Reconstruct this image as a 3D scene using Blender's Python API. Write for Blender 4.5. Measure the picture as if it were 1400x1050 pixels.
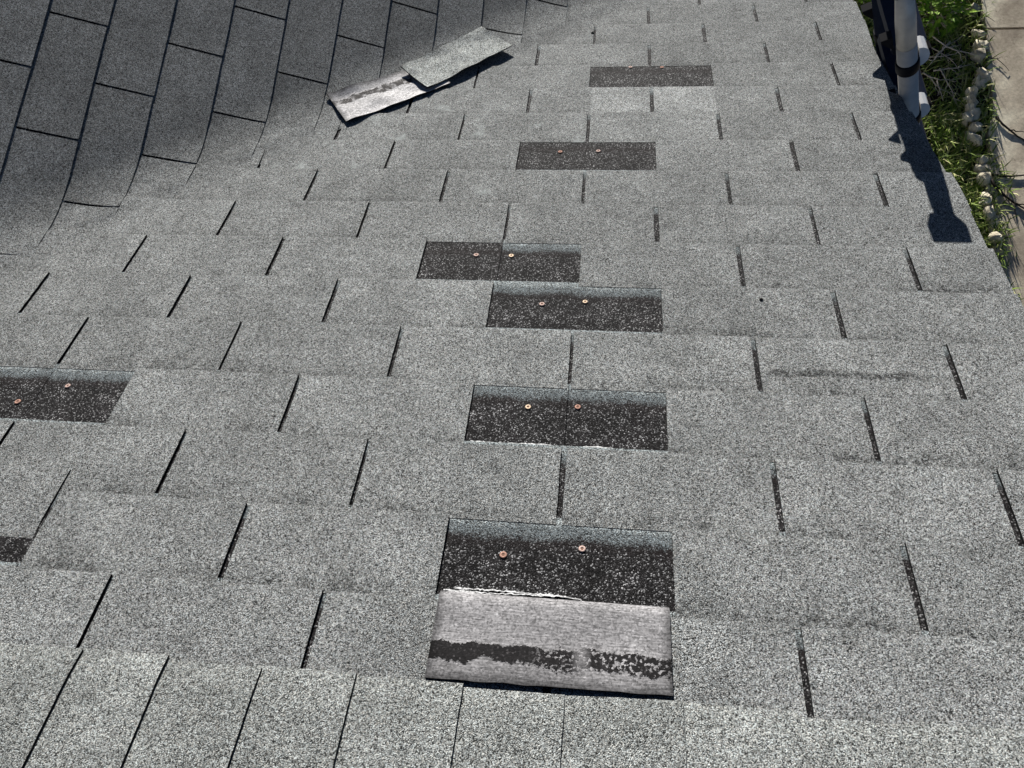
import bpy, bmesh, math, random
from mathutils import Vector, Matrix, noise

# ------------------------------------------------------------------ camera, sky, sun, exposure
scene = bpy.context.scene
for o in list(bpy.data.objects):
    bpy.data.objects.remove(o)
COL = scene.collection

cam_data = bpy.data.cameras.new('camera')
cam = bpy.data.objects.new('camera', cam_data)
COL.objects.link(cam)
cam_data.sensor_fit = 'HORIZONTAL'
cam_data.sensor_width = 36.0
cam_data.lens = 987.8 / 1400 * 36.0
cam_data.clip_start = 0.02
cam_data.clip_end = 2000
CR, CD, CF = Vector((.9924, .0681, -.1024)), Vector((.0395, -.9652, -.2584)), Vector((-.1164, .2524, -.9606))
CP = Vector((-.2594, -1.6633, 1.8291))
m = Matrix.Identity(4)
for i in range(3):
    m[i][0], m[i][1], m[i][2], m[i][3] = CR[i], -CD[i], -CF[i], CP[i]
cam.matrix_world = m
scene.camera = cam

SUN = Vector((-.164, .966, .172)).normalized()         # towards the sun
EL = math.asin(SUN.z)
AZ = math.atan2(SUN.x, SUN.y)
world = bpy.data.worlds.new('World')
scene.world = world
world.use_nodes = True
wn = world.node_tree
bg = wn.nodes['Background']
sky = wn.nodes.new('ShaderNodeTexSky')
sky.sky_type = 'NISHITA'
sky.sun_disc = False
sky.sun_elevation = EL
sky.sun_rotation = AZ
sky.altitude = 2500
sky.air_density = .45
sky.dust_density = .2
wn.links.new(sky.outputs[0], bg.inputs[0])
bg.inputs[1].default_value = 0.05

sl = bpy.data.lights.new('sun', 'SUN')
sl.energy = 5.0
sl.angle = math.radians(0.53)
sl.color = (1.0, .965, .91)
so = bpy.data.objects.new('sun', sl)
COL.objects.link(so)
so.rotation_euler = SUN.to_track_quat('Z', 'Y').to_euler()
so.location = (0, 0, 20)

scene.view_settings.view_transform = 'Standard'
scene.view_settings.look = 'None'
scene.view_settings.gamma = 1
scene.view_settings.use_curve_mapping = False
scene.view_settings.exposure = 0.92

# ------------------------------------------------------------------ helpers
rng = random.Random(7)
E = .127          # exposure of a course
TAB = .3048       # width of a tab
T = .0042         # thickness of a shingle
GZ = -2.9         # ground level


def lerp(a, b, t):
    return a + (b - a) * t


def smooth(a, b, x):
    t = max(0., min(1., (x - a) / (b - a)))
    return t * t * (3 - 2 * t)


class MB:
    """collects verts / faces / uvs / material slots, links them as one mesh object"""
    def __init__(self):
        self.v, self.f, self.uv, self.mi, self.sm = [], [], [], [], []

    def vert(self, p, uv=(0, 0)):
        self.v.append(Vector(p)); self.uv.append(uv)
        return len(self.v) - 1

    def face(self, idx, mi=0, sm=False):
        self.f.append(tuple(idx)); self.mi.append(mi); self.sm.append(sm)

    def sheet(self, fn, nx, ny, thick, top=0, bottom=None, side=None):
        """fn(a,b) -> (point, normal, uv); a solid sheet with crisp edges"""
        bottom = top if bottom is None else bottom
        side = top if side is None else side
        P = [[fn(i / nx, j / ny) for j in range(ny + 1)] for i in range(nx + 1)]
        g = [[self.vert(P[i][j][0], P[i][j][2]) for j in range(ny + 1)] for i in range(nx + 1)]
        for i in range(nx):
            for j in range(ny):
                self.face((g[i][j], g[i + 1][j], g[i + 1][j + 1], g[i][j + 1]), top, True)
        rim = [(i, 0) for i in range(nx)] + [(nx, j) for j in range(ny)] + [(i, ny) for i in range(nx, 0, -1)] + [(0, j) for j in range(ny, 0, -1)]
        t = [self.vert(P[i][j][0], P[i][j][2]) for i, j in rim]
        b = [self.vert(P[i][j][0] - P[i][j][1] * thick, P[i][j][2]) for i, j in rim]
        n = len(rim)
        for k in range(n):
            self.face((t[k], b[k], b[(k + 1) % n], t[(k + 1) % n]), side, False)
        if bottom is not None:
            h = [[self.vert(P[i][j][0] - P[i][j][1] * thick, P[i][j][2]) for j in range(ny + 1)] for i in range(nx + 1)]
            for i in range(nx):
                for j in range(ny):
                    self.face((h[i][j], h[i][j + 1], h[i + 1][j + 1], h[i + 1][j]), bottom, True)

    def box(self, c, ax, ay, az, mi=0, bev=0):
        c = Vector(c); ax, ay, az = Vector(ax), Vector(ay), Vector(az)
        ids = {}
        for sx in (-1, 1):
            for sy in (-1, 1):
                for sz in (-1, 1):
                    ids[sx, sy, sz] = self.vert(c + ax * sx + ay * sy + az * sz)
        for q in (((-1, -1, -1), (-1, -1, 1), (-1, 1, 1), (-1, 1, -1)), ((1, -1, -1), (1, 1, -1), (1, 1, 1), (1, -1, 1)),
                  ((-1, -1, -1), (1, -1, -1), (1, -1, 1), (-1, -1, 1)), ((-1, 1, -1), (-1, 1, 1), (1, 1, 1), (1, 1, -1)),
                  ((-1, -1, -1), (-1, 1, -1), (1, 1, -1), (1, -1, -1)), ((-1, -1, 1), (1, -1, 1), (1, 1, 1), (-1, 1, 1))):
            self.face([ids[k] for k in q], mi)

    def tube(self, pts, rad, n=8, mi=0, caps=True, up=None):
        pts = [Vector(p) for p in pts]
        rings = []
        for i, p in enumerate(pts):
            d = (pts[min(i + 1, len(pts) - 1)] - pts[max(i - 1, 0)])
            if d.length < 1e-9:
                d = pts[-1] - pts[0]
            d.normalize()
            a = d.cross(Vector((0.13, .31, .94)) if abs(d.z) < .9 else Vector((1, 0, 0))).normalized()
            b = d.cross(a)
            r = rad[i] if isinstance(rad, (list, tuple)) else rad
            rings.append([self.vert(p + (a * math.cos(k * math.tau / n) + b * math.sin(k * math.tau / n)) * r) for k in range(n)])
        for i in range(len(rings) - 1):
            for k in range(n):
                self.face((rings[i][k], rings[i][(k + 1) % n], rings[i + 1][(k + 1) % n], rings[i + 1][k]), mi, True)
        if caps:
            self.face(rings[0][::-1], mi); self.face(rings[-1], mi)

    def prism(self, pts, off, mi=0):
        """polygon pts extruded by the vector off"""
        a = [self.vert(p) for p in pts]; b = [self.vert(Vector(p) + Vector(off)) for p in pts]
        n = len(pts)
        self.face(a[::-1], mi); self.face(b, mi)
        for k in range(n):
            self.face((a[k], a[(k + 1) % n], b[(k + 1) % n], b[k]), mi)

    def build(self, name, mats, parent=None, origin=None, recalc=True):
        me = bpy.data.meshes.new(name)
        o0 = Vector(origin) if origin is not None else (sum(self.v, Vector()) / max(1, len(self.v)))
        pw = Vector(PW.get(parent.name, (0, 0, 0))) if parent else Vector()
        me.from_pydata([v - o0 for v in self.v], [], self.f)
        for mm in (mats if isinstance(mats, (list, tuple)) else [mats]):
            me.materials.append(mm)
        me.polygons.foreach_set('material_index', self.mi)
        me.polygons.foreach_set('use_smooth', self.sm)
        ul = me.uv_layers.new(name='UVMap')
        ul.data.foreach_set('uv', [c for l in me.loops for c in self.uv[l.vertex_index]])
        if recalc:
            bm = bmesh.new(); bm.from_mesh(me)
            bmesh.ops.recalc_face_normals(bm, faces=bm.faces)
            bm.to_mesh(me); bm.free()
        me.update()
        o = bpy.data.objects.new(name, me)
        COL.objects.link(o)
        if parent:
            o.parent = parent
        o.location = o0 - pw
        PW[o.name] = o0
        return o


PW = {}


def tag(o, label=None, cat=None, group=None, kind=None):
    if label: o['label'] = label
    if cat: o['category'] = cat
    if group: o['group'] = group
    if kind: o['kind'] = kind
    return o


def empty(name, loc):
    o = bpy.data.objects.new(name, None)
    COL.objects.link(o)
    o.location = loc
    o.empty_display_size = .1
    PW[o.name] = Vector(loc)
    return o


# ------------------------------------------------------------------ materials
class NT:
    def __init__(self, name):
        self.m = bpy.data.materials.new(name); self.m.use_nodes = True
        self.t = self.m.node_tree
        self.b = self.t.nodes['Principled BSDF']
        self.b.inputs['Specular IOR Level'].default_value = .08

    def n(self, typ, **kw):
        nd = self.t.nodes.new(typ)
        for k, v in kw.items():
            setattr(nd, k, v)
        return nd

    def l(self, a, b):
        self.t.links.new(a, b)

    def coord(self, out='Object'):
        if not hasattr(self, 'tc'):
            self.tc = self.n('ShaderNodeTexCoord')
            oi = self.n('ShaderNodeObjectInfo')
            ml = self.n('ShaderNodeVectorMath', operation='SCALE'); 
            cb = self.n('ShaderNodeCombineXYZ')
            self.l(oi.outputs['Random'], cb.inputs[0]); self.l(oi.outputs['Random'], cb.inputs[1])
            self.l(cb.outputs[0], ml.inputs[0]); ml.inputs['Scale'].default_value = 17.3
            ad = self.n('ShaderNodeVectorMath', operation='ADD')
            self.l(self.tc.outputs['Object'], ad.inputs[0]); self.l(ml.outputs[0], ad.inputs[1])
            self.obj = ad.outputs[0]
        return self.obj if out == 'Object' else self.tc.outputs[out]

    def vor(self, scale, feature='F1'):
        v = self.n('ShaderNodeTexVoronoi', feature=feature); v.inputs['Scale'].default_value = scale
        self.l(self.coord(), v.inputs['Vector'])
        return v

    def noise(self, scale, detail=3, rough=.55, vec=None):
        v = self.n('ShaderNodeTexNoise'); v.inputs['Scale'].default_value = scale
        v.inputs['Detail'].default_value = detail; v.inputs['Roughness'].default_value = rough
        self.l(vec or self.coord(), v.inputs['Vector'])
        return v.outputs['Fac']

    def ramp(self, fac, stops, interp='LINEAR'):
        r = self.n('ShaderNodeValToRGB'); cr = r.color_ramp; cr.interpolation = interp
        while len(cr.elements) < len(stops):
            cr.elements.new(.5)
        for e, (p, c) in zip(cr.elements, stops):
            e.position = p
            e.color = (c, c, c, 1) if isinstance(c, (int, float)) else (*c, 1)
        self.l(fac, r.inputs[0])
        return r.outputs[0]

    def math(self, op, a, b=None, clamp=False):
        x = self.n('ShaderNodeMath', operation=op); x.use_clamp = clamp
        for i, q in enumerate((a, b)):
            if q is None: continue
            if isinstance(q, (int, float)): x.inputs[i].default_value = q
            else: self.l(q, x.inputs[i])
        return x.outputs[0]

    def mix(self, fac, a, b, mode='MIX'):
        x = self.n('ShaderNodeMix', data_type='RGBA', blend_type=mode)
        for s, q in (('Factor', fac), ('A', a), ('B', b)):
            i = [k for k in x.inputs if k.name == s and k.type == ('VALUE' if s == 'Factor' else 'RGBA')][0]
            if isinstance(q, (int, float)):
                i.default_value = q if s == 'Factor' else (q, q, q, 1)
            elif isinstance(q, tuple): i.default_value = (*q, 1)
            else: self.l(q, i)
        return [k for k in x.outputs if k.type == 'RGBA'][0]

    def attr(self, name):
        a = self.n('ShaderNodeAttribute', attribute_type='OBJECT', attribute_name=name)
        return a.outputs['Fac']

    def uv(self):
        s = self.n('ShaderNodeSeparateXYZ'); self.l(self.coord('UV'), s.inputs[0])
        return s.outputs[0], s.outputs[1]

    def maprange(self, v, a, b, c=0., d=1.):
        x = self.n('ShaderNodeMapRange'); self.l(v, x.inputs[0])
        for i, q in enumerate((a, b, c, d)): x.inputs[i + 1].default_value = q
        return x.outputs[0]

    def bump(self, h, strength, dist):
        b = self.n('ShaderNodeBump'); b.inputs['Strength'].default_value = strength; b.inputs['Distance'].default_value = dist
        self.l(h, b.inputs['Height']); self.l(b.outputs[0], self.b.inputs['Normal'])

    def done(self, col=None, rough=.9):
        if col is not None:
            if isinstance(col, tuple): self.b.inputs['Base Color'].default_value = (*col, 1)
            else: self.l(col, self.b.inputs['Base Color'])
        self.b.inputs['Roughness'].default_value = rough
        return self.m


def seprand(k, v):
    s = k.n('ShaderNodeSeparateColor'); k.l(v.outputs['Color'], s.inputs[0])
    return s.outputs[0], s.outputs[1]


GRAN = 1 / .00112


def granule_color(k, gain=1.0, tint=(1, 1, 1)):
    """salt and pepper mineral granules"""
    v = k.vor(GRAN); r1, r2 = seprand(k, v)
    q1 = k.noise(190, 2, .6)
    f = k.math('ADD', k.math('MULTIPLY', r1, .72), k.math('MULTIPLY', q1, .34))
    c = k.ramp(f, [(.18, .010), (.30, .030), (.39, .122), (.54, .182), (.70, .262), (.88, .48)])
    hue = k.ramp(r2, [(0, (.91, .99, 1.02)), (.5, (.97, 1.0, .985)), (1, (1.03, 1.0, .94))])
    c = k.mix(1, c, hue, 'MULTIPLY')
    return k.mix(1, c, tuple(gain * t for t in tint), 'MULTIPLY'), v


def mat_granule(name, gain, tint=(1, 1, 1), plain=False, relief=.7):
    k = NT(name)
    c, v = granule_color(k, gain, tint)
    big = k.noise(7, 4, .6)
    c = k.mix(1, c, k.ramp(big, [(.28, .80), (.5, 1.0), (.72, 1.20)]), 'MULTIPLY')
    mid = k.noise(42, 3, .6)
    c = k.mix(1, c, k.ramp(mid, [(.3, .88), (.7, 1.12)]), 'MULTIPLY')
    if not plain:
        mp = k.n('ShaderNodeMapping'); mp.inputs['Scale'].default_value = (9, 3.2, 3.2)
        k.l(k.coord(), mp.inputs[0])
        run = k.noise(1.0, 4, .62, mp.outputs[0])
        c = k.mix(1, c, k.ramp(run, [(.30, .86), (.46, 1.0), (.62, 1.0), (.74, 1.07)]), 'MULTIPLY')
        sp = k.ramp(k.noise(34, 4, .7), [(.66, 0), (.74, 1)])
        c = k.mix(k.math('MULTIPLY', sp, .35), c, k.mix(1, c, .35, 'MULTIPLY'))
        c = k.mix(1, c, k.attr('tone'), 'MULTIPLY')
        ux, uy = k.uv()
        # granule loss towards the covered edge of old tabs
        loss = k.math('MULTIPLY', k.maprange(uy, .088, .118), k.maprange(uy, .134, .118))
        ln = k.ramp(k.noise(120, 2, .6), [(.44, 0), (.60, 1)])
        bn = k.ramp(k.noise(9, 2, .6), [(.42, 0), (.58, 1)])
        lo = k.math('MULTIPLY', k.math('MULTIPLY', loss, ln), k.math('MULTIPLY', bn, k.attr('loss')))
        c = k.mix(k.math('MULTIPLY', lo, .85), c, k.mix(1, c, .22, 'MULTIPLY'))
        # dirt gathered along the covered edge, bare wear along the butt
        dn = k.ramp(k.noise(60, 3, .6), [(.35, .25), (.65, 1)])
        dirt = k.math('MULTIPLY', k.maprange(uy, .106, .121), dn)
        c = k.mix(k.math('MULTIPLY', dirt, .26), c, k.mix(1, c, .30, 'MULTIPLY'))
        worn = k.maprange(uy, .012, .001)
        c = k.mix(k.math('MULTIPLY', worn, .07), c, (.34, .35, .34))
        # a scraped streak across one tab
        wob = k.math('ADD', uy, k.math('MULTIPLY', k.math('SUBTRACT', k.noise(16, 2), .5), .016))
        st = k.math('MULTIPLY', k.maprange(wob, .068, .074), k.maprange(wob, .088, .082))
        st = k.math('MULTIPLY', st, k.math('MULTIPLY', k.maprange(ux, .005, .02), k.maprange(ux, .30, .22)))
        st = k.math('MULTIPLY', st, k.attr('streak'))
        c = k.mix(k.math('MULTIPLY', st, k.ramp(k.noise(150, 3, .65), [(.40, .25), (.58, .92)])), c, k.mix(1, c, .18, 'MULTIPLY'))
        # part of a tab that lay covered until lately and is still clean: attribute 1 = its right half, -1 = its left half
        cl = k.math('MULTIPLY', k.math('SUBTRACT', ux, .150), k.attr('clean'))
        c = k.mix(k.maprange(cl, .000, .003), c, k.mix(1, c, 1.38, 'MULTIPLY'))
        # pale scuffs
        sc = k.ramp(k.noise(13, 3, .6), [(.60, 0), (.70, 1)])
        c = k.mix(k.math('MULTIPLY', k.math('MULTIPLY', sc, k.attr('scuff')), .35), c, (.42, .46, .45))
        # rim: the cut edge loses granules
    h = k.math('ADD', k.math('SUBTRACT', 1.0, v.outputs['Distance']), k.math('MULTIPLY', seprand(k, v)[1], .8))
    k.bump(h, relief, .0014)
    return k.done(c, .88)


M = {}
M['granule'] = mat_granule('grey_granules', 1.0, (1.0, 1.0, 1.0))
M['granule_deck'] = mat_granule('grey_granules_deck', .9, plain=True)
M['granule_cap'] = mat_granule('grey_granules_ridge', 1.13, (1, 1.01, .99))

k = NT('cut_asphalt_edge')
M['edge'] = k.done(k.ramp(k.noise(900, 2), [(.4, .006), (.62, .02), (.75, .12)]), .8)


def mat_headlap():
    k = NT('dark_headlap')
    v = k.vor(1 / .0016); r1, r2 = seprand(k, v)
    dark = k.ramp(r1, [(0, (.003, .003, .003)), (.52, (.0125, .0115, .012)), (.76, (.028, .026, .027)), (.85, (.055, .054, .055)), (.94, (.20, .20, .203)), (1, (.38, .38, .385))])
    patchy = k.ramp(k.noise(22, 5, .65), [(.32, .45), (.52, .85), (.70, 1.45)])
    dark = k.mix(1, dark, patchy, 'MULTIPLY')
    ux, uy = k.uv()
    wob = k.math('ADD', uy, k.math('MULTIPLY', k.math('SUBTRACT', k.noise(16, 5, .68), .5), .030))
    spk = k.math('MULTIPLY', k.math('SUBTRACT', r2, .5), .012)
    wob = k.math('ADD', wob, spk)
    band = k.math('MULTIPLY', k.maprange(wob, .029, .020), k.attr('band'))
    g, _ = granule_color(k, .55, (.93, 1.02, 1.08))
    edge = k.maprange(wob, .010, .001)
    g2, _ = granule_color(k, 1.1, (.95, 1.02, 1.05))
    bc = k.mix(edge, g, g2)
    # bare tar strip right behind the coloured band
    tar = k.math('MULTIPLY', k.maprange(wob, .022, .026), k.maprange(wob, .046, .030))
    dark = k.mix(k.math('MULTIPLY', tar, .6), dark, (.012, .009, .009))
    c = k.mix(band, dark, bc)
    k.bump(k.math('SUBTRACT', 1.0, v.outputs['Distance']), .7, .0014)
    return k.done(c, .75)


M['headlap'] = mat_headlap()


def mat_underside(name, base, dark, centre=.036, breakx=True):
    """fibreglass back of a shingle with its strip of old sealant"""
    k = NT(name)
    mp = k.n('ShaderNodeMapping'); mp.inputs['Scale'].default_value = (60, 420, 1)
    k.l(k.coord('UV'), mp.inputs[0])
    fib = k.noise(1.0, 4, .65, mp.outputs[0])
    c = k.mix(1, base, k.ramp(fib, [(.30, .45), (.5, .98), (.70, 1.45)]), 'MULTIPLY')
    v = k.vor(1 / .0022); r1, r2 = seprand(k, v)
    c = k.mix(1, c, k.ramp(r1, [(0, .55), (.5, 1.0), (.93, 1.2), (1, 1.55)]), 'MULTIPLY')
    c = k.mix(1, c, k.ramp(k.noise(18, 3), [(.3, .86), (.7, 1.12)]), 'MULTIPLY')
    ux, uy = k.uv()
    w = k.math('ADD', uy, k.math('MULTIPLY', k.math('SUBTRACT', k.noise(24, 5, .7), .5), .034))
    w = k.math('ADD', w, k.math('MULTIPLY', k.math('SUBTRACT', k.noise(260, 2, .6), .5), .010))
    st = k.math('MULTIPLY', k.maprange(w, centre - .012, centre - .010), k.maprange(w, centre + .011, centre + .009))
    holes = k.ramp(k.noise(210, 2, .6), [(.40, .0), (.47, 1)])
    if breakx:
        solid = k.maprange(ux, .15, .125)
        gap = k.math('MAXIMUM', k.maprange(ux, .186, .178), k.maprange(ux, .194, .203))
        st = k.math('MULTIPLY', k.math('MULTIPLY', st, k.math('ADD', .5, k.math('MULTIPLY', gap, .5))), k.math('MAXIMUM', holes, solid))
    else:
        st = k.math('MULTIPLY', st, k.ramp(k.noise(60, 3), [(.36, .3), (.5, 1)]))
    sc = k.ramp(r2, [(0, .6), (.8, 1.0), (.95, 1.6), (1, 4.0)])
    c = k.mix(st, c, k.mix(1, dark, sc, 'MULTIPLY'))
    # dark rim, darker towards the free edge
    rim = k.maprange(k.math('MINIMUM', uy, k.math('MINIMUM', ux, k.math('SUBTRACT', .3, ux))), .013, .001)
    c = k.mix(k.math('MULTIPLY', rim, .75), c, k.mix(1, c, .25, 'MULTIPLY'))
    c = k.mix(1, c, k.ramp(k.noise(7, 4, .6), [(.3, .78), (.7, 1.15)]), 'MULTIPLY')
    c = k.mix(k.maprange(uy, .030, .0), c, k.mix(1, c, .62, 'MULTIPLY'))
    k.bump(k.math('ADD', fib, k.math('MULTIPLY', st, 1.5)), .5, .0012)
    return k.done(c, .8)


M['under'] = mat_underside('shingle_back_grey', (.235, .230, .234), (.016, .015, .0155))
M['under_pale'] = mat_underside('shingle_back_pale', (.50, .49, .49), (.075, .070, .068), .040, False)
M['granule_loose'] = mat_granule('grey_granules_loose', 1.75, (1, 1.01, .985))
k = NT('glass_fibre'); M['fibre'] = k.done(k.ramp(k.noise(300, 2), [(.35, .25), (.65, .75)]), .8)


def mat_simple(name, col, rough=.5, metal=0., var=.15, sc=40):
    k = NT(name)
    c = k.mix(1, col, k.ramp(k.noise(sc, 3, .6), [(.3, 1 - var), (.7, 1 + var)]), 'MULTIPLY')
    k.b.inputs['Metallic'].default_value = metal
    return k.done(c, rough)


M['nail_rust'] = mat_simple('rusty_nail', (.34, .20, .155), .75, .1, .35, 500)
M['nail_pink'] = mat_simple('weathered_nail', (.42, .31, .27), .75, .1, .35, 500)
M['nail_bright'] = mat_simple('bright_nail', (.50, .39, .28), .6, .2, .3, 500)
M['nail_pin'] = mat_simple('nail_hole', (.16, .09, .065), .8)
M['alu'] = mat_simple('brushed_aluminium', (.62, .58, .52), .38, .2, .08, 60)
M['alu_shaded'] = mat_simple('shaded_aluminium', (.020, .026, .045), .4, .3, .1, 60)  # aluminium darkened in colour for the shade on far rail and treads
M['alu_tread'] = mat_simple('bright_tread', (.80, .80, .80), .45, .1, .05, 60)
M['black'] = mat_simple('black_plastic', (.012, .012, .014), .5, 0, .2, 60)
M['white'] = mat_simple('white_trim', (.72, .72, .70), .5, 0, .08, 20)
M['wall'] = mat_simple('cream_siding', (.55, .53, .48), .8, 0, .1, 6)
M['deck'] = mat_simple('felt', (.02, .02, .02), .9)
M['pebble'] = mat_simple('dark_pebble', (.012, .012, .014), .8)

# ------------------------------------------------------------------ roof geometry (world: z up, +y down the main slope)
VY, VZ = -.8946, .4469                         # unit vector up the main slope
NM = Vector((0, .4469, .8946))
TL = .0019        # the wing's shingles lie flatter
LO, LS, LT = Vector((-1.6687, -.4842, .6112)), Vector((-.0073, -1, 0)), Vector((.9117, -.0066, -.4108))
NL = Vector((.4108, -.003, .9117)).normalized()
V_RIDGE, V_EAVE = 2.168, -.55


def zmain(x, y):
    return -NM.y * y / NM.z


def zleft(x, y):
    return LO.z - (NL.x * (x - LO.x) + NL.y * (y - LO.y)) / NL.z


def deck(x, y, k=.068):
    a, b = zmain(x, y), zleft(x, y)
    h = max(k - abs(a - b), 0) / k
    wav = .0009 * noise.noise(Vector((x * 5.1, y * 7.3, 1.7))) + .0016 * noise.noise(Vector((x * 1.7, y * 2.1, 5.2)))
    return max(a, b) + h * h * k / 4 + wav


def main_pt(u, v, h):
    x, y = u, v * VY
    return Vector((x, y, deck(x, y))) + NM * h


def left_xy(s, t):
    p = LO + LS * s + LT * t
    return p.x, p.y


def u_valley(v):
    """u where the wing roof meets the main roof"""
    y = v * VY
    return LO.x + (NL.z * (LO.z - zmain(0, y)) - NL.y * (y - LO.y)) / NL.x


def s_valley(t):
    o = LO + LT * t
    return -(o.dot(NM)) / LS.dot(NM)


RAKE = [(-.6, .437), (.107, .437), (.31, .427), (.81, .446), (.96, .457), (1.3, .455), (2.3, .455)]


def u_rake(v):
    for (a, b), (c, d) in zip(RAKE, RAKE[1:]):
        if v <= c:
            return lerp(b, d, (v - a) / (c - a))
    return RAKE[-1][1]


house = empty('house', (0, -.6, GZ))
tag(house, 'house with a weathered grey shingle roof whose two slopes meet in a curved valley', 'house')

# roof boarding under the shingles, one sheet per slope
def slope(name, x0, x1, y0, y1, test, matl, n=60):
    b = MB(); ids = {}
    for i in range(n + 1):
        for j in range(n + 1):
            x, y = lerp(x0, x1, i / n), lerp(y0, y1, j / n)
            ids[i, j] = b.vert((x, y, deck(x, y) - .013))
    for i in range(n):
        for j in range(n):
            x, y = lerp(x0, x1, (i + .5) / n), lerp(y0, y1, (j + .5) / n)
            if test(x, y):
                b.face((ids[i, j], ids[i + 1, j], ids[i + 1, j + 1], ids[i, j + 1]), 0, True)
    used = sorted({q for f in b.f for q in f}); mp = {q: i for i, q in enumerate(used)}
    b.v = [b.v[q] for q in used]; b.uv = [b.uv[q] for q in used]; b.f = [tuple(mp[q] for q in f) for f in b.f]
    return b.build(name, matl, house)


YR, YE = V_RIDGE * VY, V_EAVE * VY
main_slope = slope('main_slope', -2.9, .40, YR, YE, lambda x, y: zmain(x, y) >= zleft(x, y), M['granule_deck'])
side_slope = slope('side_slope', -3.0, .20, YR, 1.2, lambda x, y: zmain(x, y) < zleft(x, y), M['granule_deck'])
ZR = zmain(0, YR)
b = MB()
b.prism([(-2.9, YR, ZR - .016), (.44, YR, ZR - .016), (.44, YR - 2.2, ZR - 1.12), (-2.9, YR - 2.2, ZR - 1.12)], (0, 0, -.02))
b.build('back_slope', M['granule_deck'], house)
b = MB()   # gable wall below the rake, in lap boards
prof = [(YE - .35, GZ), (YE - .35, zmain(0, YE - .35) - .06), (YR, ZR - .08), (YR - 2.0, ZR - 1.1), (YR - 2.0, GZ)]
b.prism([(.16, y, z) for y, z in prof], (-.12, 0, 0))
b.build('gable_wall', M['wall'], house)
b = MB()
b.prism([(-2.9, YE - .35, GZ), (.04, YE - .35, GZ), (.04, YE - .35, -.16), (-2.9, YE - .35, -.16)], (0, -.12, 0))
b.build('front_wall', M['wall'], house)
b = MB()   # rake board and white drip edge following the crooked shingle line
for (va, ua), (vb, ub) in zip(RAKE, RAKE[1:]):
    vb = min(vb, V_RIDGE)
    pa, pb = main_pt(ua - .012, va, -.020), main_pt(ub - .012, vb, -.020)
    b.prism([pa, pb, pb + Vector((0, 0, -.14)), pa + Vector((0, 0, -.14))], (-.02, 0, 0))
b.build('rake_board', M['white'], house)
b = MB()
for (va, ua), (vb, ub) in zip(RAKE, RAKE[1:]):
    vb = min(vb, V_RIDGE)
    pa, pb = main_pt(ua + .001, va, -.010), main_pt(ub + .001, vb, -.010)
    b.prism([pa, pb, pb + Vector((-.05, 0, 0)), pa + Vector((-.05, 0, 0))], NM * -.004)
    b.prism([pa + Vector((.002, 0, 0)), pb + Vector((.002, 0, 0)), pb + Vector((.002, 0, -.035)), pa + Vector((.002, 0, -.035))], (-.002, 0, 0))
b.build('drip_edge', M['white'], house)


def h_main(v):
    """height of the main shingles' top above the deck, a saw tooth of one thickness per course"""
    w = v - math.floor(v / E) * E
    return T * (1 - w / E)


MISSING = {(3, -1), (6, -1.5), (9, -2), (10, -1.5), (12, -1.5), (12, -4.5), (14, -1.5)}
TONE = {(4, -1.5): 1.0, (4, -.5): 1.0, (11, -1): 1.10, (11, -2): 1.08, (13, -2): 1.05, (8, -1): 1.04, (5, -1): 1.1, (13, -1): 1.08}


def main_tab(r, c):
    v0 = r * E
    jw = lambda: rng.uniform(-.0012, .0012)
    g = .0046 if c > -2 else .0034                       # half a cut-out
    u0, u1 = c * TAB + g + jw(), (c + 1) * TAB - g + jw()
    b0, b1 = jw(), jw()
    slide = -.040 if (r, c) == (14, -4.5) else 0.
    vm = v0 + E / 2
    if u1 < u_valley(vm) - .10 or u0 > u_rake(vm) - .01:
        return
    right = u1 > u_rake(vm) - .05
    over = rng.uniform(-.002, .006)
    seed = rng.random() * 50

    near = u0 < u_valley(vm) + .25

    def fn(a, bb):
        w = bb * (E + .003)
        v = v0 + w + lerp(b0, b1, a) * (1 - bb) + slide
        lo = max(u0, u_valley(v) - .05) if near else u0
        hi = (u_rake(v) + over) if right else u1
        u = lerp(lo, max(hi, lo + .002), a)
        wig = .0007 * noise.noise(Vector((u * 60, seed, v * 60)))
        if bb == 0: v += wig
        if a in (0, 1): u += wig
        lift = .0012 * max(0, noise.noise(Vector((u * 7, v * 3, seed)))) * (1 - bb)
        return main_pt(u, v, T * (1 - w / E) + lift - (T * 1.1 * smooth(.07, .125, w) if slide else 0) - (.010 * smooth(.02, -.03, u - u_valley(v)) if near else 0)), NM, (a * (u1 - u0), w)
    b = MB()
    b.sheet(fn, 20 if near else 8, 8 if near else 3, T - .0003, 0, None, 1)
    o = b.build('shingle', [M['granule'], M['edge']], main_slope)
    o['tone'] = TONE.get((r, c), 1.0 + rng.uniform(-.07, .07) + .012 * (r - 8))
    o['loss'] = 1.0 if (c >= -.6 and r >= 9) else (.75 if r >= 11 else .25)
    o['streak'] = 1.0 if (r, c) == (11, 0) else 0.0
    o['clean'] = {(4, -1.5): 1.0, (4, -.5): -1.0}.get((r, c), 0.)
    o['scuff'] = 1.0 if (r, c) in {(7, -2), (8, -2), (5, -3), (6, -3.5), (4, -2.5), (5, -2), (3, -3), (4, -3.5)} else .12
    return o


for r in range(-4, 16):
    c = -7.0 + (.5 if r % 2 == 0 else 0)
    while c < 1.6:
        if (r, c) not in MISSING and not (r == 15 and False):
            main_tab(r, c)
        c += 1

# the covered upper part of every course: seen at the bottom of cut-outs and where tabs are gone
JOINT = {11: -1, 13: .0, 8: -1.5, 9: -3, 5: 0, 2: -1.5 - 1, 12: .5, 10: -2.5}


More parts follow.
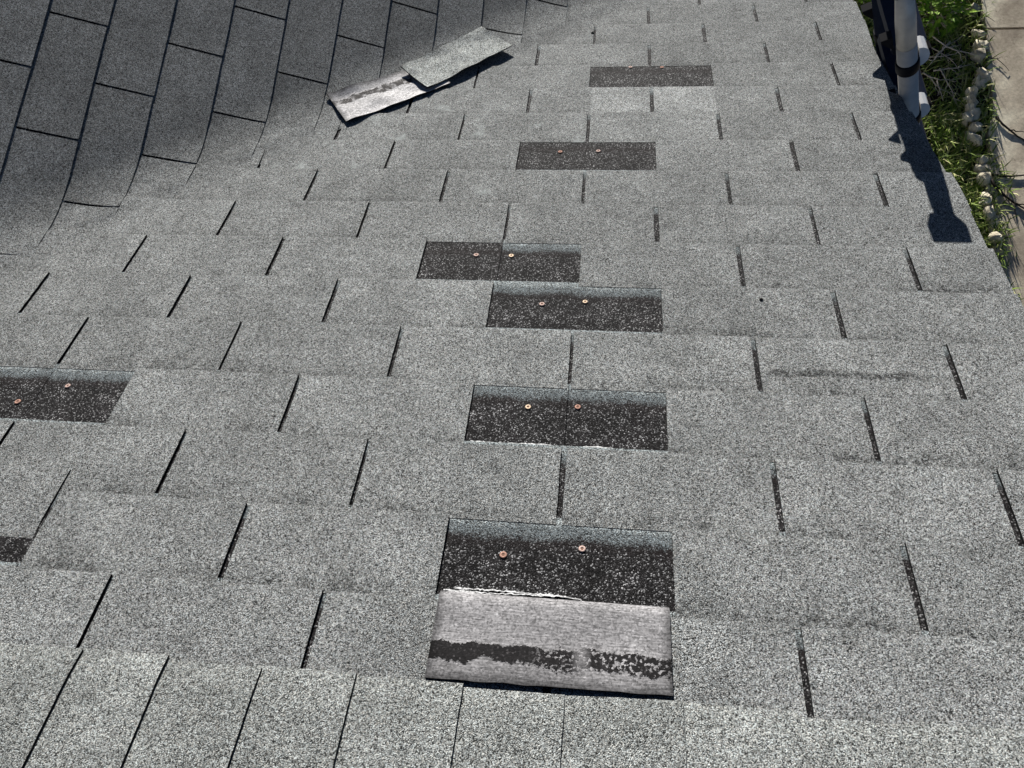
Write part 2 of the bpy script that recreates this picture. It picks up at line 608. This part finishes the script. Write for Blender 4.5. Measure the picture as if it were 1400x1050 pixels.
def headlap(r, c0, c1, band):
    v0 = r * E

    def fn(a, bb):
        w = lerp(-.008, E + .012, bb)
        v = v0 + w
        u = lerp(max(c0 * TAB + .0006, u_valley(v) - .05), min(c1 * TAB - .0006, u_rake(v) - .004), a)
        return main_pt(u, v, -T * w / E - .0007), NM, (u, w)
    b = MB()
    b.sheet(fn, 20, 4, T * .6, 0, None, 0)
    o = b.build('shingle_headlap', M['headlap'], main_slope)
    o['band'] = band
    return o


for r in range(-4, 16):
    j = JOINT.get(r - 1, (rng.randint(0, 2) + (.5 if (r - 1) % 2 == 0 else 0)))
    j -= 9
    while j < 1.5:
        vm = r * E + .06
        if (j + 3) * TAB > u_valley(vm) and j * TAB < u_rake(vm) - .03:
            band = 0. if r in (3, 6) else 1.
            if r == 9 and j < -1.6: band = 0.
            headlap(r, j, j + 3, band)
        j += 3

# frayed glass fibre left along the torn edge of the missing tabs
def fray(r, c, lo=.0, hi=1.0, amp=.003, off=0.):
    b = MB(); n = 46; seed = rng.random() * 90
    pts = []
    for i in range(n + 1):
        a = lerp(lo, hi, i / n)
        u = lerp(c * TAB + .006, (c + 1) * TAB - .006, a)
        w = E - .004 - off - amp * (1 + 1.4 * noise.noise(Vector((a * 5, seed, 0)))) - .002 * rng.random()
        wid = .0006 + .0012 * max(0, noise.noise(Vector((a * 17, seed, 4))) + .35)
        pts.append((u, w, wid))
    def fn(a, bb):
        i = min(n, int(round(a * n))); u, w, wid = pts[i]
        v = r * E + w + (bb - .5) * 2 * wid
        return main_pt(u, v, -T * w / E + .0012), NM, (0, 0)
    b.sheet(fn, n, 1, .0014, 0, None, 0)
    b.build('torn_fibre_edge', M['fibre'], main_slope)


fray(12, -1.5, 0, 1, .004); fray(14, -1.5, 0, .62, .0022, .0095); fray(14, -1.5, .05, .5, .0015, .0135); fray(10, -1.5, 0, 1, .0015); fray(6, -1.5, 0, 1, .001); fray(12, -4.5, .2, 1, .001)

# the torn fringe of a lost tab still under the next course: a ragged strip of dark mat
def nail(u, v, matl):
    r = math.floor(v / E); w = v - r * E
    p = main_pt(u, v, -T * w / E - .0006)
    b = MB(); n = 14
    X = Vector((1, 0, 0)); Y = NM.cross(X)
    tx = Vector((rng.uniform(-.12, .12), rng.uniform(-.12, .12), 0))
    N = (NM + tx).normalized()
    rad = .0050 * rng.uniform(.9, 1.08)
    prof = [(1.0, 0), (1.04, .0012), (.9, .0019), (.5, .0021), (.42, .0014)]
    rings = [[b.vert(p + (X * math.cos(q * math.tau / n) + Y * math.sin(q * math.tau / n)) * rad * s + N * h) for q in range(n)] for s, h in prof]
    for a, c in zip(rings, rings[1:]):
        for q in range(n):
            b.face((a[q], a[(q + 1) % n], c[(q + 1) % n], c[q]), 0, True)
    b.face(rings[-1], 1)
    return b.build('nail', [matl, M['nail_pin']], main_slope)


for u, v, q in ((-1.1738, 1.5661, 'nail_pink'), (-1.2463, 1.6051, 'nail_rust'), (-.3648, 1.323, 'nail_pink'), (-.2865, 1.314, 'nail_bright'),
                (-.5063, 1.185, 'nail_pink'), (-.4363, 1.1852, 'nail_bright'), (-.3676, 1.5688, 'nail_bright'), (-.2881, 1.5643, 'nail_rust'),
                (-.3774, 1.8328, 'nail_rust'), (-.2703, 1.816, 'nail_pink'), (-.3639, .8046, 'nail_rust'), (-.277, .8011, 'nail_pink'),
                (-.1219, .3908, 'nail_rust'), (-.2039, .3873, 'nail_pink')):
    nail(u, v, M[q])

# tab folded back over the course above it: the fold is at v = 15 E
def flap():
    v0 = 1.8935
    LEN = .114
    u0, u1 = -1.5 * TAB + .004, -.5 * TAB - .004

    def fn(a, bb):
        u = lerp(u0, u1, a) + .0008 * noise.noise(Vector((a * 9, bb * 9, 2)))
        w = bb * (LEN - .003 * a)
        rise = .0050 + .0008 * math.sin(min(1, bb * 2.4) * math.pi) + (.0005 + .0022 * a) * bb * bb + .0012 * noise.noise(Vector((a * 3, bb * 3, 7)))
        if bb == 0: rise = T * .9
        v = v0 + w + .0012 * noise.noise(Vector((a * 11, bb * 2, 5))) * (bb > .9)
        return main_pt(u, v, (T if v < 15 * E else T * max(0, 1 - (v - 15 * E) / E)) * (0 if v < 15 * E - .004 else 1) + rise), NM, (a * .3, LEN - w)
    b = MB()
    b.sheet(fn, 24, 14, .0034, 0, 1, 2)
    o = b.build('shingle', [M['under'], M['granule'], M['edge']], main_slope)
    o['tone'] = 1.0; o['loss'] = 0.; o['streak'] = 0.; o['scuff'] = 0.
    o['label'] = 'torn tab folded back showing its grey underside and a dark strip of old sealant'
    return o


flap()

# ------------------------------------------------------------------ wing roof shingles
def left_tab(kc, s0, s1):
    seed = rng.random() * 50
    j0, j1 = rng.uniform(-.0015, .0015), rng.uniform(-.0015, .0015)
    tm_ = (kc - .5) * E
    EXT = .09
    if s0 > s_valley(tm_) + EXT: return
    near = s1 > s_valley(tm_) - .16
    hw = .0026

    def fn(a, bb):
        w = bb * (E + (.02 if not near else .004))
        t = kc * E - w + lerp(j0, j1, a) * (1 - bb)
        e = min(s1 - hw, s_valley(t) + EXT + .012 * noise.noise(Vector((t * 20, 3, 3))))
        s = lerp(s0 + hw, max(e, s0 + .006), a)
        if bb == 0: t += .0007 * noise.noise(Vector((s * 60, seed, 1)))
        x, y = left_xy(s, t)
        over = s - s_valley(t)
        hl = TL * (1 - w / E) + .0012 * max(0, noise.noise(Vector((s * 5, t * 5, seed)))) * (1 - bb)
        q = smooth(-.03, .055, over)
        v = y / VY
        hm = h_main(v) + .0006 + .0022 * max(0, 1 - w / E) - .0042 * smooth(.02, .09, over)
        N = (NL * (1 - q) + NM * q).normalized()
        return Vector((x, y, deck(x, y))) + N * lerp(hl, hm, q), N, (a * (s1 - s0), w)
    b = MB()
    b.sheet(fn, 24 if near else 6, 10 if near else 2, TL - .0003, 0, None, 1)
    o = b.build('shingle', [M['granule'], M['edge']], side_slope)
    o['tone'] = 1.0 + rng.uniform(-.07, .07); o['loss'] = .2; o['streak'] = 0.; o['scuff'] = .1


def left_headlap(kc, s0, s1):
    def fn(a, bb):
        w = lerp(-.004, E + .008, bb); t = kc * E - w
        s = lerp(s0 + .0006, min(s1 - .0006, s_valley(t) - .0), a)
        x, y = left_xy(s, t)
        return Vector((x, y, deck(x, y))) + NL * (-TL * w / E - .0008), NL, (s, w)
    if s0 > s_valley((kc - .5) * E) - .05: return
    b = MB(); b.sheet(fn, 12, 3, T * .5, 0, None, 0)
    o = b.build('shingle_headlap', M['headlap'], side_slope); o['band'] = 1.


for kc in range(-2, 14):
    off = 0 if kc % 2 == 0 else .5
    for j in range(-4, 3):
        left_tab(kc, (j + off) * TAB, (j + 1 + off) * TAB)
    j0 = -4 + (0 if kc % 2 else .5)
    for q in range(3):
        left_headlap(kc, (j0 + 3 * q) * TAB, (j0 + 3 * q + 3) * TAB)

# ------------------------------------------------------------------ ridge caps
ridge = MB()
for sgn in (0,):
    ridge.prism([(-2.6, YR, ZR + .002), (.45, YR, ZR + .002), (.45, YR - .12, ZR - .058), (-2.6, YR - .12, ZR - .058)], (0, 0, -.01))
ridge = ridge.build('ridge', M['deck'], house)
CAPS = [-1.93, -1.80, -1.67, -1.54, -1.41, -1.283, -1.155, -1.029, -.9033, -.785, -.6597, -.5375, -.4052, -.2834, -.145, -.0158, .112, .238, .352, .47]


def cap(uL, uR):
    seed = rng.random() * 30
    vf = 2.0105 + rng.uniform(-.003, .003)
    ex = uR - uL
    tw = rng.uniform(-.002, .002)

    def fn(a, bb):
        # a runs right (exposed end) to left (under its neighbour); bb runs front edge -> over the ridge -> back edge
        wl = a * (ex + .012)
        u = uR - wl + (tw * (bb - .5) + .0008 * noise.noise(Vector((bb * 9, seed, 0))) if a == 0 else 0)
        d = bb * .31
        L = V_RIDGE - vf
        h = .0055 + T * (1 - wl / ex)
        if d <= L:
            v = vf + d
            if bb == 0: v += .0009 * noise.noise(Vector((u * 40, seed, 2)))
            p = main_pt(u, v, h - .0035 * smooth(.03, .0, d)); N = NM
        else:
            e = d - L
            p = Vector((u, YR - e * .8946, ZR - e * .4469)) + Vector((0, -.4469, .8946)) * h; N = Vector((0, -.4469, .8946))
            q = smooth(.02, 0, e)
            p.z -= .0 * q
        return p, N, (wl, d)
    b = MB(); b.sheet(fn, 6, 18, T - .0002, 0, None, 1)
    o = b.build('ridge_cap', [M['granule_cap'], M['edge']], ridge)
    o['tone'] = 1.0 + rng.uniform(-.05, .05); o['loss'] = 0.; o['streak'] = 0.; o['scuff'] = .15


for a, c in zip(CAPS, CAPS[1:]):
    cap(a, c)

# ------------------------------------------------------------------ loose pieces lying in the valley
def loose(name, quad, uvq, mats, label, lift, curl, seed):
    A, B, Cc, D = [Vector(q) for q in quad]           # A-B far long edge, C-D near long edge

    def fn(a, bb):
        p = A.lerp(B, a).lerp(Cc.lerp(D, a), bb)
        p = p + Vector((.002 * noise.noise(Vector((a * 6, bb * 6, seed))), .003 * noise.noise(Vector((a * 7, bb * 5, seed + 9))) * (bb in (0, 1)), 0))
        zd = deck(p.x, p.y) + T
        z = max(p.z, zd) + lift + .004 * bb + curl * (2 * a - 1) ** 2 * .6 + .005 * noise.noise(Vector((a * 2.5, bb * 2, seed + 3))) + .004 * noise.noise(Vector((a * 6, bb * 3, seed + 6)))
        N = Vector((.2, .25, .95)).normalized()
        return Vector((p.x, p.y, z)), N, (a * .3, bb * .118)
    b = MB(); b.sheet(fn, 34, 12, .0030, 0, 1, 2)
    o = b.build(name, mats)
    o['tone'] = 1.0; o['loss'] = 0.; o['streak'] = 0.; o['scuff'] = 0.
    tag(o, label, 'shingle')
    return o


loose('loose_shingle', ((-.970, -.520, .300), (-.7305, -.344, .200), (-.9008, -.6121, .310), (-.6714, -.4347, .219)), None,
      [M['under_pale'], M['granule'], M['edge']], 'loose shingle tab lying face down in the roof valley, pale back with dark sealant stripe', .002, .003, 3)
loose('loose_shingle', ((-.8052, -.3943, .226), (-.6174, -.1983, .142), (-.7241, -.4661, .2345), (-.5272, -.2572, .131)), None,
      [M['granule_loose'], M['under_pale'], M['edge']], 'loose light grey granule shingle tab resting on the face down one in the valley', .0125, .003, 11)

def pebble(u, v, r, label):
    b = MB(); p = main_pt(u, v, h_main(v) + r * .45); n = 8
    rings = []
    for i in range(1, 5):
        th = math.pi * i / 5
        rings.append([b.vert(p + Vector((math.cos(q * math.tau / n) * math.sin(th) * r * rng.uniform(.85, 1.3), math.sin(q * math.tau / n) * math.sin(th) * r * rng.uniform(.8, 1.1), math.cos(th) * r * .7))) for q in range(n)])
    for a, c in zip(rings, rings[1:]):
        for q in range(n): b.face((a[q], a[(q + 1) % n], c[(q + 1) % n], c[q]), 0, True)
    b.face(rings[0]); b.face(rings[-1][::-1])
    tag(b.build('pebble', M['pebble']), label, 'pebble')


pebble(.0254, 1.3019, .0030, 'tiny dark pebble on the shingles right of the copper nails, mid roof')
pebble(-.3111, .182, .0040, 'tiny dark speck of debris on the far shingles near the end of the valley')

# ------------------------------------------------------------------ telescopic ladder leaning on the rake
LD = Vector((-.393, .031, .919)).normalized()
LP = Vector((.4484, -.5237, .2616)) + Vector((.3431, .5523, -.7597)) * .06
ladder = empty('telescopic_ladder', LP - LD * ((LP.z - GZ) / LD.z))
tag(ladder, 'aluminium telescopic ladder with black collars leaning against the right roof edge', 'ladder')
Yv = Vector((-.16, .98, 0)).normalized(); Xv = Yv.cross(LD).normalized()
WID = .255
t0 = .031                                            # length from LP to the level of the roof surface
t_end = t0 + .380
bot = -(LP.z - GZ) / LD.z
for side in (0, 1):
    base = LP + Yv * WID * side
    z0 = bot
    b = MB()
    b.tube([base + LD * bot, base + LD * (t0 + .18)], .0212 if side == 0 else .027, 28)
    rail = b.build('rail', M['alu'] if side == 0 else M['alu_shaded'], ladder)
    b = MB(); b.tube([base + LD * (t0 + .17), base + LD * (t0 + .26), base + LD * (t_end - (.03 if side == 0 else .08))], [.0205 if side == 0 else .025, .0205, .0165], 20); b.build('top_tube', M['alu'], rail)
    if side == 0:
        Xc = Vector((1, 0, 0))
        b = MB()                                          # foot-shaped end cap
        c = base + LD * (t_end - .025)
        b.prism([c - Xc * .033 + LD * .025, c + Xc * .036 + LD * .025, c + Xc * .036 - LD * .006, c + Xc * .018 - LD * .028, c - Xc * .026 - LD * .028, c - Xc * .036 - LD * .004], Yv * .024)
        for v in b.v: v -= Yv * .012
        b.build('end_cap', M['black'], rail)
    tk = t0 + .112
    while tk > bot + .1:
        b = MB()
        cc = base + LD * tk
        b.tube([cc - LD * .016, cc - LD * .012, cc + LD * .012, cc + LD * .016], [.0235, .0250, .0250, .0235] if side == 0 else [.029, .030, .030, .029], 28)
        b.prism([cc + Xv * .018 + LD * .010, cc + Xv * .046 + LD * .030, cc + Xv * .050 + LD * .018, cc + Xv * .018 - LD * .014], Yv * .02)
        b.build('collar', M['black'], rail)
        b = MB(); cc = base + LD * (tk + .093)
        b.prism([cc - Xv * .026 + LD * .012, cc - Xv * .050 + LD * .012, cc - Xv * .048 + LD * .002, cc - Xv * .026 - LD * .030], Yv * .02)
        b.build('latch', M['black'], rail)
        tk -= .203
tk = t0 + .112
while tk > bot + .1:
    a = LP + LD * (tk + .022) + Yv * .03; e = LP + LD * (tk + .022) + Yv * (WID - .03)
    b = MB(); pr = []
    for i in range(9):
        th = -math.pi / 2 + math.pi * i / 8
        pr.append(Xv * (.016 + .030 * math.cos(th)) + LD * .016 * math.sin(th))
    pr += [-Xv * .022 + LD * .016, -Xv * .027, -Xv * .022 - LD * .016]
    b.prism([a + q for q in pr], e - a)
    tr = b.build('tread', M['alu_shaded'], ladder)  # body coloured dark as if shaded, bright only at the tip
    for q0, q1 in ((-.002, .03),):
        b = MB(); o0 = LP + LD * (tk + .012) + Yv * q0 - Xv * .006 + Xv * (.030 if q0 < 0 else -.030)
        b.prism([o0 + (Xv * .021 * math.cos(-math.pi / 2 + math.pi * i / 8) * (1 if q0 < 0 else -1) + LD * .030 * math.sin(-math.pi / 2 + math.pi * i / 8)) for i in range(9)], Yv * (q1 - q0))
        b.build('tread_tip', M['alu_tread'], tr)
    tk -= .203

# ------------------------------------------------------------------ ground
k = NT('soil')
c = k.ramp(k.noise(14, 6, .65), [(.3, (.016, .013, .009)), (.5, (.045, .036, .024)), (.7, (.085, .070, .046))])
k.bump(k.noise(30, 5), .8, .03)
M['soil'] = k.done(c, .95)
k = NT('concrete')
c = k.ramp(k.noise(3.2, 6, .62), [(.30, (.30, .25, .19)), (.5, (.56, .485, .37)), (.66, (.85, .78, .60))])
c = k.mix(1, c, k.ramp(k.noise(60, 4, .6), [(.3, .80), (.7, 1.15)]), 'MULTIPLY')
c = k.mix(k.ramp(k.noise(22, 5, .7), [(.58, 0), (.70, .5)]), c, (.14, .12, .09))
k.bump(k.noise(120, 3), .3, .004)
M['concrete'] = k.done(c, .9)

b = MB()
S_ = 150
b.box((0, 0, GZ - .25), (S_, 0, 0), (0, S_, 0), (0, 0, .25))
tag(b.build('ground', M['soil']), 'bare brown soil around the house', None, None, 'structure')

# concrete path: a bed with slabs
path = MB()
path.box((4.2, 1.2, GZ + .004), (1.75, 0, 0), (0, 9, 0), (0, 0, .004))
path = path.build('path', M['soil']); tag(path, 'pale concrete path beyond the grass strip', None, None, 'structure')
PE = [(2.40, 3.6), (2.399, 2.771), (2.407, 2.512), (2.415, 2.345), None, (2.419, 2.325), (2.387, 2.013), (2.407, 1.861), (2.398, 1.653), (2.348, 1.478), (2.359, 1.334), (2.308, 1.136), (2.31, .969), (2.304, .752), (2.32, .54), (2.33, .2), (2.36, -1.2)]
cut = PE.index(None)
for seg in (PE[:cut], PE[cut + 1:]):
    pts = []
    for (x0, y0), (x1, y1) in zip(seg, seg[1:]):
        n = max(1, int(abs(y1 - y0) / .06))
        for i in range(n):
            pts.append((lerp(x0, x1, i / n) + .012 * noise.noise(Vector((y0 + i * .31, 3, 2))), lerp(y0, y1, i / n)))
    pts.append(seg[-1])
    b = MB()
    poly = [(x, y, GZ + .012) for x, y in pts] + [(5.6, pts[-1][1], GZ + .012), (5.6, pts[0][1], GZ + .012)]
    b.prism(poly[::-1], (0, 0, .05))
    b.build('slab', M['concrete'], path)


def mat_leaf(name, c0, c1, c2, var=9):
    k = NT(name)
    g = k.n('ShaderNodeNewGeometry')
    c = k.ramp(g.outputs['Random Per Island'], [(0, c0), (.55, c1), (1, c2)])
    c = k.mix(1, c, k.ramp(k.noise(var, 2), [(.3, .7), (.7, 1.25)]), 'MULTIPLY')
    k.b.inputs['Transmission Weight'].default_value = 0
    k.done(c, .6)
    return k.m


M['grass'] = mat_leaf('grass_blades', (.10, .15, .025), (.19, .27, .05), (.55, .52, .26))
M['leaf'] = mat_leaf('bush_leaves', (.10, .20, .02), (.20, .34, .035), (.34, .46, .08))
M['twig'] = mat_simple('dry_twig_bark', (.58, .50, .40), .8, 0, .3, 30)
M['twig_shadow'] = mat_simple('branch_shadow', (.035, .030, .025), .8, 0, .3, 30)  # dark colour that stands in for branch shadows on the path
M['stone'] = None
k = NT('edging_stone')
c = k.ramp(k.noise(18, 5, .6), [(.3, (.36, .31, .22)), (.55, (.62, .56, .42)), (.75, (.80, .74, .60))])
k.bump(k.noise(50, 4), .5, .01); M['stone'] = k.done(c, .9)

# grass: one mass of blades, thin near the twig pile
b = MB()
g = random.Random(3)
for i in range(24000):
    x, y = g.uniform(1.3, 2.5), g.uniform(.2, 3.1)
    edge = 2.33 + .07 * noise.noise(Vector((y * 3.3, 0, 0)))
    if x > edge + abs(g.gauss(0, .045)): continue
    dens = .75 + .6 * noise.noise(Vector((x * 4, y * 4, 0)))
    if ((x - 2.06) / .17) ** 2 + ((y - 1.95) / .32) ** 2 < 1: dens *= .22
    if x < 1.98 and 1.1 < y < 1.75: dens *= .3
    if g.random() > dens: continue
    L = g.uniform(.05, .15) * (.75 if x > 2.25 else 1.15)
    a = g.uniform(0, math.tau); lean = g.uniform(.25, 1.0)
    d = Vector((math.cos(a) * lean, math.sin(a) * lean, 1 - .4 * lean)).normalized()
    wd = Vector((-math.sin(a), math.cos(a), 0)) * g.uniform(.0028, .006)
    p = Vector((x, y, GZ + (.05 if x > 2.31 else 0))); q = p + d * L * .55; e = q + (d + Vector((math.cos(a), math.sin(a), -.5)) * .5).normalized() * L * .5
    v0, v1, v2, v3, v4 = b.vert(p - wd), b.vert(p + wd), b.vert(q + wd * .8), b.vert(q - wd * .8), b.vert(e)
    b.face((v0, v1, v2, v3)); b.face((v3, v2, v4))
tag(b.build('grass', M['grass'], recalc=False), 'tufty green grass strip between the house and the path', None, None, 'stuff')


def bush(x, y, rx, ry, h, n, label, seed):
    g = random.Random(seed)
    root = empty('bush', (x, y, GZ)); tag(root, label, 'bush')
    b = MB(); lf = MB()
    for i in range(n):
        a = g.uniform(0, math.tau); rr = math.sqrt(g.random())
        tip = Vector((x + math.cos(a) * rr * rx, y + math.sin(a) * rr * ry, GZ + h * (1 - .6 * rr) * g.uniform(.5, 1.05)))
        if i % 4 == 0:
            o = Vector((x + g.uniform(-.04, .04), y + g.uniform(-.04, .04), GZ))
            b.tube([o, o.lerp(tip, .5) + Vector((0, 0, .04)), tip], [.005, .004, .002], 5)
        L = g.uniform(.035, .085); az = g.uniform(0, math.tau); el = g.uniform(-.3, .8)
        d = Vector((math.cos(az) * math.cos(el), math.sin(az) * math.cos(el), math.sin(el)))
        s = d.cross(Vector((0, 0, 1))).normalized() * L * .24
        up = s.cross(d).normalized() * L * .1
        v = [lf.vert(tip), lf.vert(tip + d * L * .45 + s + up), lf.vert(tip + d * L), lf.vert(tip + d * L * .45 - s + up)]
        lf.face((v[0], v[1], v[2])); lf.face((v[0], v[2], v[3]))
    b.build('stems', M['twig'], root)
    o = lf.build('leaves', M['leaf'], root, recalc=False); o['kind'] = 'stuff'
    return root


bush(2.06, 2.50, .20, .24, .40, 420, 'bright green leafy bush growing behind the ladder tubes', 1)
bush(1.56, 2.72, .17, .20, .45, 300, 'green leafy plant at the far end of the roof edge, left of the ladder', 2)
bush(1.90, 3.05, .30, .25, .45, 380, 'green leafy bush at the top of the grass strip, farthest from the roof', 5)


def twig(a, e, r, matl, label, group, z=.04, fork=2, seed=0):
    g = random.Random(seed)
    jz = .05 if group else 0.
    A, B = Vector((*a, GZ + z + g.uniform(0, jz))), Vector((*e, GZ + (z * .7 if group else z) + g.uniform(0, jz)))
    b = MB()
    def branch(p, q, r, n):
        pts = []; side = Vector((-(q - p).y, (q - p).x, 0))
        bend = g.uniform(-.12, .12)
        for i in range(6):
            t = i / 5
            pts.append(p.lerp(q, t) + side * bend * math.sin(t * math.pi) + Vector((g.uniform(-.006, .006), g.uniform(-.006, .006), g.uniform(-.004, .008))))
        b.tube(pts, [lerp(r, r * .35, i / 5) for i in range(6)], 6)
        for i in range(n):
            k = g.randint(2, 4)
            dirn = (q - p).normalized(); dirn.rotate(Matrix.Rotation(g.choice((-1, 1)) * g.uniform(.4, .9), 3, 'Z'))
            branch(pts[k], pts[k] + dirn * (q - p).length * g.uniform(.2, .4), r * .6, 0)
    branch(A, B, r, fork)
    o = b.build('twig', matl)
    tag(o, label, 'twig', group)


P_ = 'dry twigs piled on the grass'
for i, (a, e, lab) in enumerate([((1.97, 2.343), (2.294, 2.489), 'long straight pale twig across the grass, right of the green bush'),
        ((1.992, 2.587), (2.228, 2.549), 'pale dry twig arching under the bright green bush leaves, farthest of the heap'),
        ((2.004, 2.254), (2.329, 2.087), 'long pale twig slanting down towards the edging stones, below the green bush'),
        ((2.024, 1.98), (2.285, 2.026), 'pale twig lying level across the grass, just right of the black ladder collar'),
        ((1.954, 1.969), (2.156, 1.773), 'forked reddish twig nearest the foot of the heap, right of the ladder tube'),
        ((2.019, 2.048), (2.245, 2.262), 'forked pale twig slanting up to the right in the middle of the heap'),
        ((2.141, 2.201), (1.987, 2.017), 'pale twig running down left behind the ladder collar in the heap'),
        ((2.043, 1.894), (2.076, 1.743), 'short upright pale twig at the near end of the heap over dark soil'),
        ((2.00, 2.10), (2.22, 2.13), 'thin level grey twig crossing the middle of the twig heap'),
        ((1.97, 1.93), (2.20, 1.92), 'thin straight twig along the near side of the heap, ending at the stones'),
        ((2.06, 1.98), (2.16, 1.70), 'thin twig hanging down from the heap towards the near grass'),
        ((2.02, 2.16), (2.20, 1.97), 'thin twig crossing over the forked one in the twig heap')]):
    twig(a, e, .0055 if i < 8 else .004, M['twig'], lab, P_, .06, 2, i)
twig((2.192, 2.225), (2.394, 1.982), .006, M['twig_shadow'], 'branch shadow modelled as a long dark twig reaching from the grass over the edge of the path', None, .07, 2, 40)  # this and the next five: branch shadows built as thin dark solids
twig((2.398, 1.606), (2.64, 1.385), .008, M['twig_shadow'], 'branch shadow modelled as a dark forked twig lying diagonally on the concrete path, middle of three', None, .068, 2, 41)
twig((2.33, 1.159), (2.62, 1.172), .009, M['twig_shadow'], 'branch shadow modelled as a dark straight stick lying crosswise on the concrete path', None, .068, 1, 42)
twig((2.32, 1.12), (2.58, .86), .010, M['twig_shadow'], 'branch shadow modelled as a thick dark twig on the path, nearest the shadow of the ladder top', None, .070, 2, 43)
twig((2.38, 2.105), (2.525, 1.98), .0035, M['twig_shadow'], 'branch shadow modelled as a short thin dark twig on the path edge below the slab joint', None, .072, 1, 44)
twig((2.412, 2.461), (2.47, 2.384), .003, M['twig_shadow'], 'branch shadow modelled as a small dark twig on the path edge above the slab joint', None, .072, 0, 45)

ORD = 'first second third fourth fifth sixth seventh eighth ninth tenth eleventh twelfth thirteenth fourteenth fifteenth sixteenth seventeenth eighteenth nineteenth twentieth'.split()
ORD += ['twenty-' + q for q in ORD[:9]]
ST = [(2.315, 2.611), (2.325, 2.501), (2.336, 2.386), (2.342, 2.292), (2.354, 2.198), (2.350, 2.12), (2.34, 2.044), (2.337, 1.952), (2.316, 1.88), (2.26, 1.796), (2.305, 1.83), (2.255, 1.736), (2.255, 1.677),
      (2.26, 1.618), (2.225, 1.548), (2.265, 1.513), (2.21, 1.60), (2.263, 1.437), (2.283, 1.334), (2.295, 1.26), (2.299, 1.192), (2.306, 1.125), (2.306, 1.069), (2.29, 1.0), (2.29, .942), (2.292, .86), (2.302, .762), (2.31, .69)]
ST = [q for i, q in enumerate(ST) if i % 4 != 2]
ST.sort(key=lambda q: -q[1])
for i, (x, y) in enumerate(ST):
    b = MB(); g = random.Random(i + 100); n = 9
    rx, ry, rz = g.uniform(.024, .058), g.uniform(.028, .066), g.uniform(.026, .050)
    x += g.uniform(-.018, .018); y += g.uniform(-.02, .02)
    an = g.uniform(0, 3)
    rings = []
    for q in range(1, 6):
        th = math.pi * q / 6
        ring = []
        for w in range(n):
            ph = w * math.tau / n
            d = Vector((math.cos(ph) * math.sin(th), math.sin(ph) * math.sin(th), math.cos(th)))
            f = (1 + .22 * noise.noise(d * 3.7 + Vector((0, i * 1.7, 0)))) * 1 + .55 * noise.noise(d * 1.3 + Vector((i * 3.1, 0, 0)))
            ring.append(b.vert(Vector((x, y, GZ + .062)) + Matrix.Rotation(an, 3, 'Z') @ Vector((d.x * rx * f, d.y * ry * f, d.z * rz * f))))
        rings.append(ring)
    for a, c in zip(rings, rings[1:]):
        for q in range(n): b.face((a[q], c[q], c[(q + 1) % n], a[(q + 1) % n]), 0, True)
    b.face(rings[0]); b.face(rings[-1][::-1])
    tag(b.build('edging_stone', M['stone']), ORD[i] + ' edging stone from the far end of the pale row beside the concrete path', 'stone', 'edging stones along the path')
